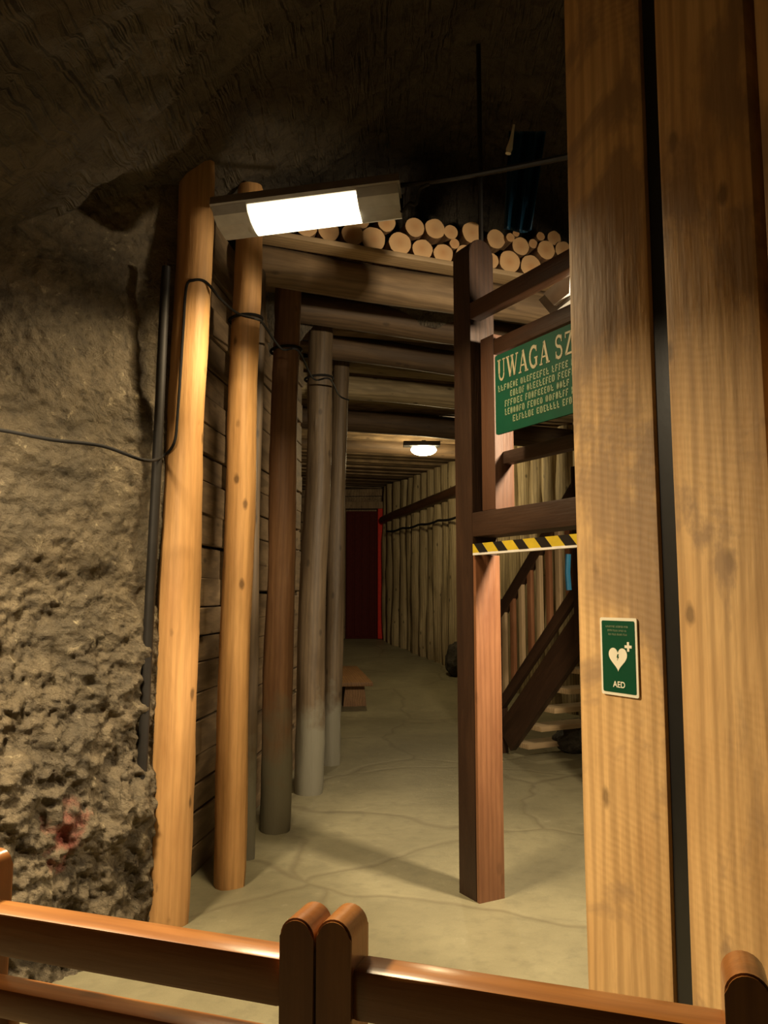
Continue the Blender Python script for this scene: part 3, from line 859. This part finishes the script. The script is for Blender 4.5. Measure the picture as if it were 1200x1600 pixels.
# stones
def stone(loc, r, lab, seed, sc_=(1, 1, .7)):
    bm = bmesh.new(); bmesh.ops.create_icosphere(bm, subdivisions=4, radius=r)
    for v in bm.verts:
        n = noise.fractal(v.co / r * 1.3 + V((seed * 5, 0, 0)), 1, 2, 4)
        v.co *= 1 + .28 * n
        v.co = V((v.co.x * sc_[0], v.co.y * sc_[1], v.co.z * sc_[2]))
    mz = min(v.co.z for v in bm.verts)
    for v in bm.verts: v.co.z -= mz
    return tag(obj('dark_stone', bm, M_stone, Matrix.Translation(V(loc)), smooth='all'), lab, 'stone')
q = atZ(893, 1182); stone((q.x + .12, q.y + .2, -.02), .24, 'dark lump of rock on the floor under the stair treads', 1)
q = atZ(803, 1093); stone((q.x + .1, q.y, floor_z(q.x, q.y) - .02), .27, 'dark boulder beyond the foot of the stair', 2, (1.2, 1, .75))
q = V((1.42, 13.4, 0)); stone((q.x - .22, q.y, floor_z(q.x, q.y) - .02), .22, 'dark rock at the base of the palisade wall beside the portal post', 3, (.8, 1, 1.3))

# ------------------------------------------------------------------ bench
bb = atZ(571, 1112)
bn_ = thing('bench', 'low wooden bench with splayed plank leg behind the last wall post', 'bench', (bb.x - .12, bb.y, 0))
BU = V((-.12, 1, 0)).normalized(); BS = V((-BU.y, BU.x, 0)) ; BS = BS if BS.x < 0 else -BS
f0 = V((bb.x + .02, bb.y, .40))
bx0 = f0 + BS * .17
beam('seat', bx0 - BU * .25, bx0 + BU * 2.4, .46, .05, M_bench, bn_, seed=5)
for s in (.0, 1.4):
    p = bx0 + BU * s
    bm = bmesh.new(); prism(bm, [(-.17, 0), (-.06, 0), (-.05, .08), (.05, .08), (.06, 0), (.17, 0), (.13, .38), (-.13, .38)], -.03, .03)
    Mx = frame(V((p.x, p.y, -.005)), -BU, (0, 0, 1))
    obj('leg', bm, M_bench, Mx, bn_)
beam('stretcher', bx0 + BU * .0 - V((0, 0, .14)), bx0 + BU * 1.4 - V((0, 0, .14)), .05, .09, M_bench, bn_)

# ------------------------------------------------------------------ palisade poles and corridor lamp
def palpt(px, py, off=.14):
    a = V(PAL[0]); b = V(PAL[1]); n = V(((b - a).y, -(b - a).x, 0)).normalized()
    if n.y > 0: n = -n
    return atPl(px, py, a + n * off, n)
o = pole('wale_pole', palpt(598, 812, .17), palpt(760, 748, .17), .085, .10, M_dark, seed=5)
tag(o, 'thick dark horizontal pole fixed high across the palisade wall', 'pole')
w0 = palpt(604, 830, .24); w2 = palpt(760, 797, .24)
pts = []
for k in range(30):
    t = k / 29; p = w0.lerp(w2, t); p.z += -.03 * abs(math.sin(t * 16)); pts.append(p)
tag(obj('wall_cable', tube(bmesh.new(), pts, .022), M_cable, smooth=True), 'dark sagging cable along the palisade wall below the thick pole', 'cable')
lc = atY(662, 703, 11.6)
cl_ = thing('ceiling_lamp', 'small oval lit bulkhead lamp on the passage ceiling', 'lamp', lc)
bm = bmesh.new(); bmesh.ops.create_uvsphere(bm, u_segments=24, v_segments=14, radius=1)
for v in bm.verts: v.co = V((v.co.x * .19, v.co.y * .11, v.co.z * .085))
obj('lamp_glass', bm, M_lamp2, Matrix.Translation(lc), cl_, smooth='all')
obj('lamp_base', box_bm(-.30, .24, -.09, .09, .05, .12, .01), M_metal, Matrix.Translation(lc), cl_)
zr = 3.86
obj('mount', box_bm(-.03, .03, -.03, .03, .12, max(.14, zr - lc.z), 0), M_metal, Matrix.Translation(lc), cl_)
pl = bpy.data.lights.new('bulkhead_light', 'POINT'); pl.energy = 95; pl.color = (1, .78, .42); pl.shadow_soft_size = .08
link('bulkhead_light', pl, Matrix.Translation(lc - V((0, 0, .19))), cl_)

# ------------------------------------------------------------------ electric cable on left wall
p1b, p1t, r1 = posts[0]
fy = p1b.y - r1 * 1.05
pts = [atY(-60, 668, 3.0), atY(0, 672, 3.1), atY(80, 687, 3.2), atY(160, 697, 3.35), atY(225, 719, 3.5), atY(252, 714, fy), atY(272, 692, fy), atY(278, 640, fy), atY(286, 520, fy), atY(291, 450, fy), atY(302, 438, fy - .01), atY(322, 441, fy + .03),
       atY(345, 468, 4.1), atY(372, 490, 4.25), atY(403, 499, 4.2), atY(412, 507, 4.5), atY(440, 545, 5.2), atY(466, 548, 5.3), atY(490, 592, 6.2), atY(515, 592, 6.3), atY(530, 618, 7.2), atY(545, 625, 7.4)]
tag(obj('electric_cable', tube(bmesh.new(), smooth_path(pts, 6), .0075), M_cable, smooth=True), 'thin black cable running over the rock wall and looped from post to post', 'cable')
# wrap loops on posts 2-5
for i, (py, lab) in enumerate([(500, 'second'), (548, 'third'), (592, 'fourth')]):
    b, t, r = posts[i + 1]; z = atPl(400, py, b, V((0, 1, 0))).z; f = z / t.z; c = b.lerp(t, f)
    bm = tube(bmesh.new(), [V((c.x + (r + .008) * math.cos(a), c.y + (r + .008) * math.sin(a), z + .01 * math.cos(a))) for a in [2 * math.pi * k / 24 for k in range(25)]], .010)
    tag(obj('cable_tie', bm, M_cable, smooth=True), 'dark wire loop around the %s post of the left row' % lab, 'wire loop', 'wire loops on the left posts')
# faded red marking on the rock
def rockpt(px, py):
    base = atPl(px, py, A0, NW); return base
# wedge handled as stones in the wall: skip

# ------------------------------------------------------------------ foreground railing
ra = V((-.66, 1.40, 0)); 
fl_a = atZ(0, 1428, 1.05); fl_b = atZ(438, 1490, 1.05); fl_c = atZ(600, 1528, 1.05); fl_d = atZ(1110, 1606, 1.05)
RUv = (fl_d - fl_a); RUv.z = 0; RUv.normalize(); RN = V((RUv.y, -RUv.x, 0)); RN = RN if RN.y < 0 else -RN
org = fl_a.copy(); org.z = 0
def rp(s, off=0, z=0): return org + RUv * s - RN * (.03 + off) + V((0, 0, z))      # centre line of the railing
def s_at(px): 
    d = atPl(px, 1500, org, RN) - org; return V((d.x, d.y, 0)).dot(RUv)
rg = thing('wooden_railing', 'varnished brown wooden railing with rounded twin posts in the foreground', 'railing', rp(s_at(500)))
def rpost(px, z=1.135, w=.056, d=.075, off=0.0, mat=None):
    c = rp(s_at(px), off); M = frame(V((c.x, c.y, 0)), (0, 0, 1), -RN)
    return obj('post', arch_post(w, d, z, bev=.003), mat or M_rail, M, rg, smooth=True)
rpost(466, 1.115); rpost(524, 1.12); rpost(1166, 1.125)
rpost(-70, 1.125, off=.03)
sA = s_at(439); sB = s_at(549); sC = s_at(1137)
def hr(a, b, z, h, w, seed, nm='top_rail'): return beam(nm, rp(a, 0, z - h / 2), rp(b, 0, z - h / 2), w, h, M_rail, rg, seed=seed, bev=.008, jit=.002)
hr(-.9, sA, 1.05, .072, .058, 1); hr(sB, sC, 1.05, .072, .058, 2); hr(s_at(1195), s_at(1195) + .5, 1.05, .072, .058, 3)
hr(-.9, sA, .925, .05, .05, 4, 'lower_rail'); hr(sB, sC, .925, .05, .05, 5, 'lower_rail')
hr(-.9, sA, .12, .05, .05, 6, 'lower_rail'); hr(sB, sC, .12, .05, .05, 7, 'lower_rail')
s = -.85
while s < sC - .03:
    if not (sA - .03 < s < sB + .03):
        a = rp(s, 0, .12); b = rp(s, 0, .88)
        beam('baluster', a, b, .03, .03, M_rail, rg, up=-RN, jit=0)
    s += .085

# ------------------------------------------------------------------ other lamps, and a red tint light
# lamp in the stair bay, hidden behind the squared timbers
q = V((1.85, 3.15, 2.95))
sl = thing('stair_lamp', 'lamp with enamel shade lighting the stair bay behind the squared timbers', 'lamp', q)
bm = bmesh.new(); tube(bm, [q + V((0, 0, .05)), q + V((0, 0, .09)), q + V((0, 0, .16))], lambda i: (.16, .10, .03)[i], 20)
obj('lamp_shade', bm, M_white, None, sl)
obj('hanger', tube(bmesh.new(), [q + V((0, 0, .15)), q + V((0, 0, 1.9))], .008), M_metal, None, sl)
area('stair_lamp_light', q - V((.08, -.08, .05)), q + V((-1.3, 1.6, -1.7)), .24, .16, 160, (1, .80, .54), 150, sl)
q = V((-1.48, 2.2, 2.95))
vl = thing('side_lamp', 'lamp with grey housing on the left, lighting the railing and the squared timbers', 'lamp', q)
VM = frame(q + V((.19, -.19, 0)), (-1, 1, 0), (0, 0, 1))
obj('lamp_housing', prism(bmesh.new(), prof, 0, .54), M_grey, VM, vl)
obj('lamp_diffuser', prism(bmesh.new(), [(x, y * .3) for x, y in arc], .05, .49), M_white, VM, vl)
area('side_lamp_light', q - V((0, 0, .035)), q - V((0, 0, 1)), .34, .2, 165, (1, .79, .50), 155, vl)
# lamp behind the visitor
q = V((.5, -2.4, 2.75))
pl = bpy.data.lights.new('chamber_light', 'POINT'); pl.energy = 1.2; pl.color = (1, .72, .42); pl.shadow_soft_size = .15
link('chamber_light', pl, Matrix.Translation(q))
pl = bpy.data.lights.new('red_tint_light', 'POINT'); pl.energy = 3.5; pl.color = (1, .12, .06); pl.shadow_soft_size = .1  # unseen red light added for the reddish tint at upper left
link('red_tint_light', pl, Matrix.Translation(V((-2.0, 1.1, 2.3))))

wd = bpy.data.worlds.new('mine_dark'); S.world = wd; wd.use_nodes = True
wd.node_tree.nodes['Background'].inputs[0].default_value = (.9, .7, .5, 1)
wd.node_tree.nodes['Background'].inputs[1].default_value = .005
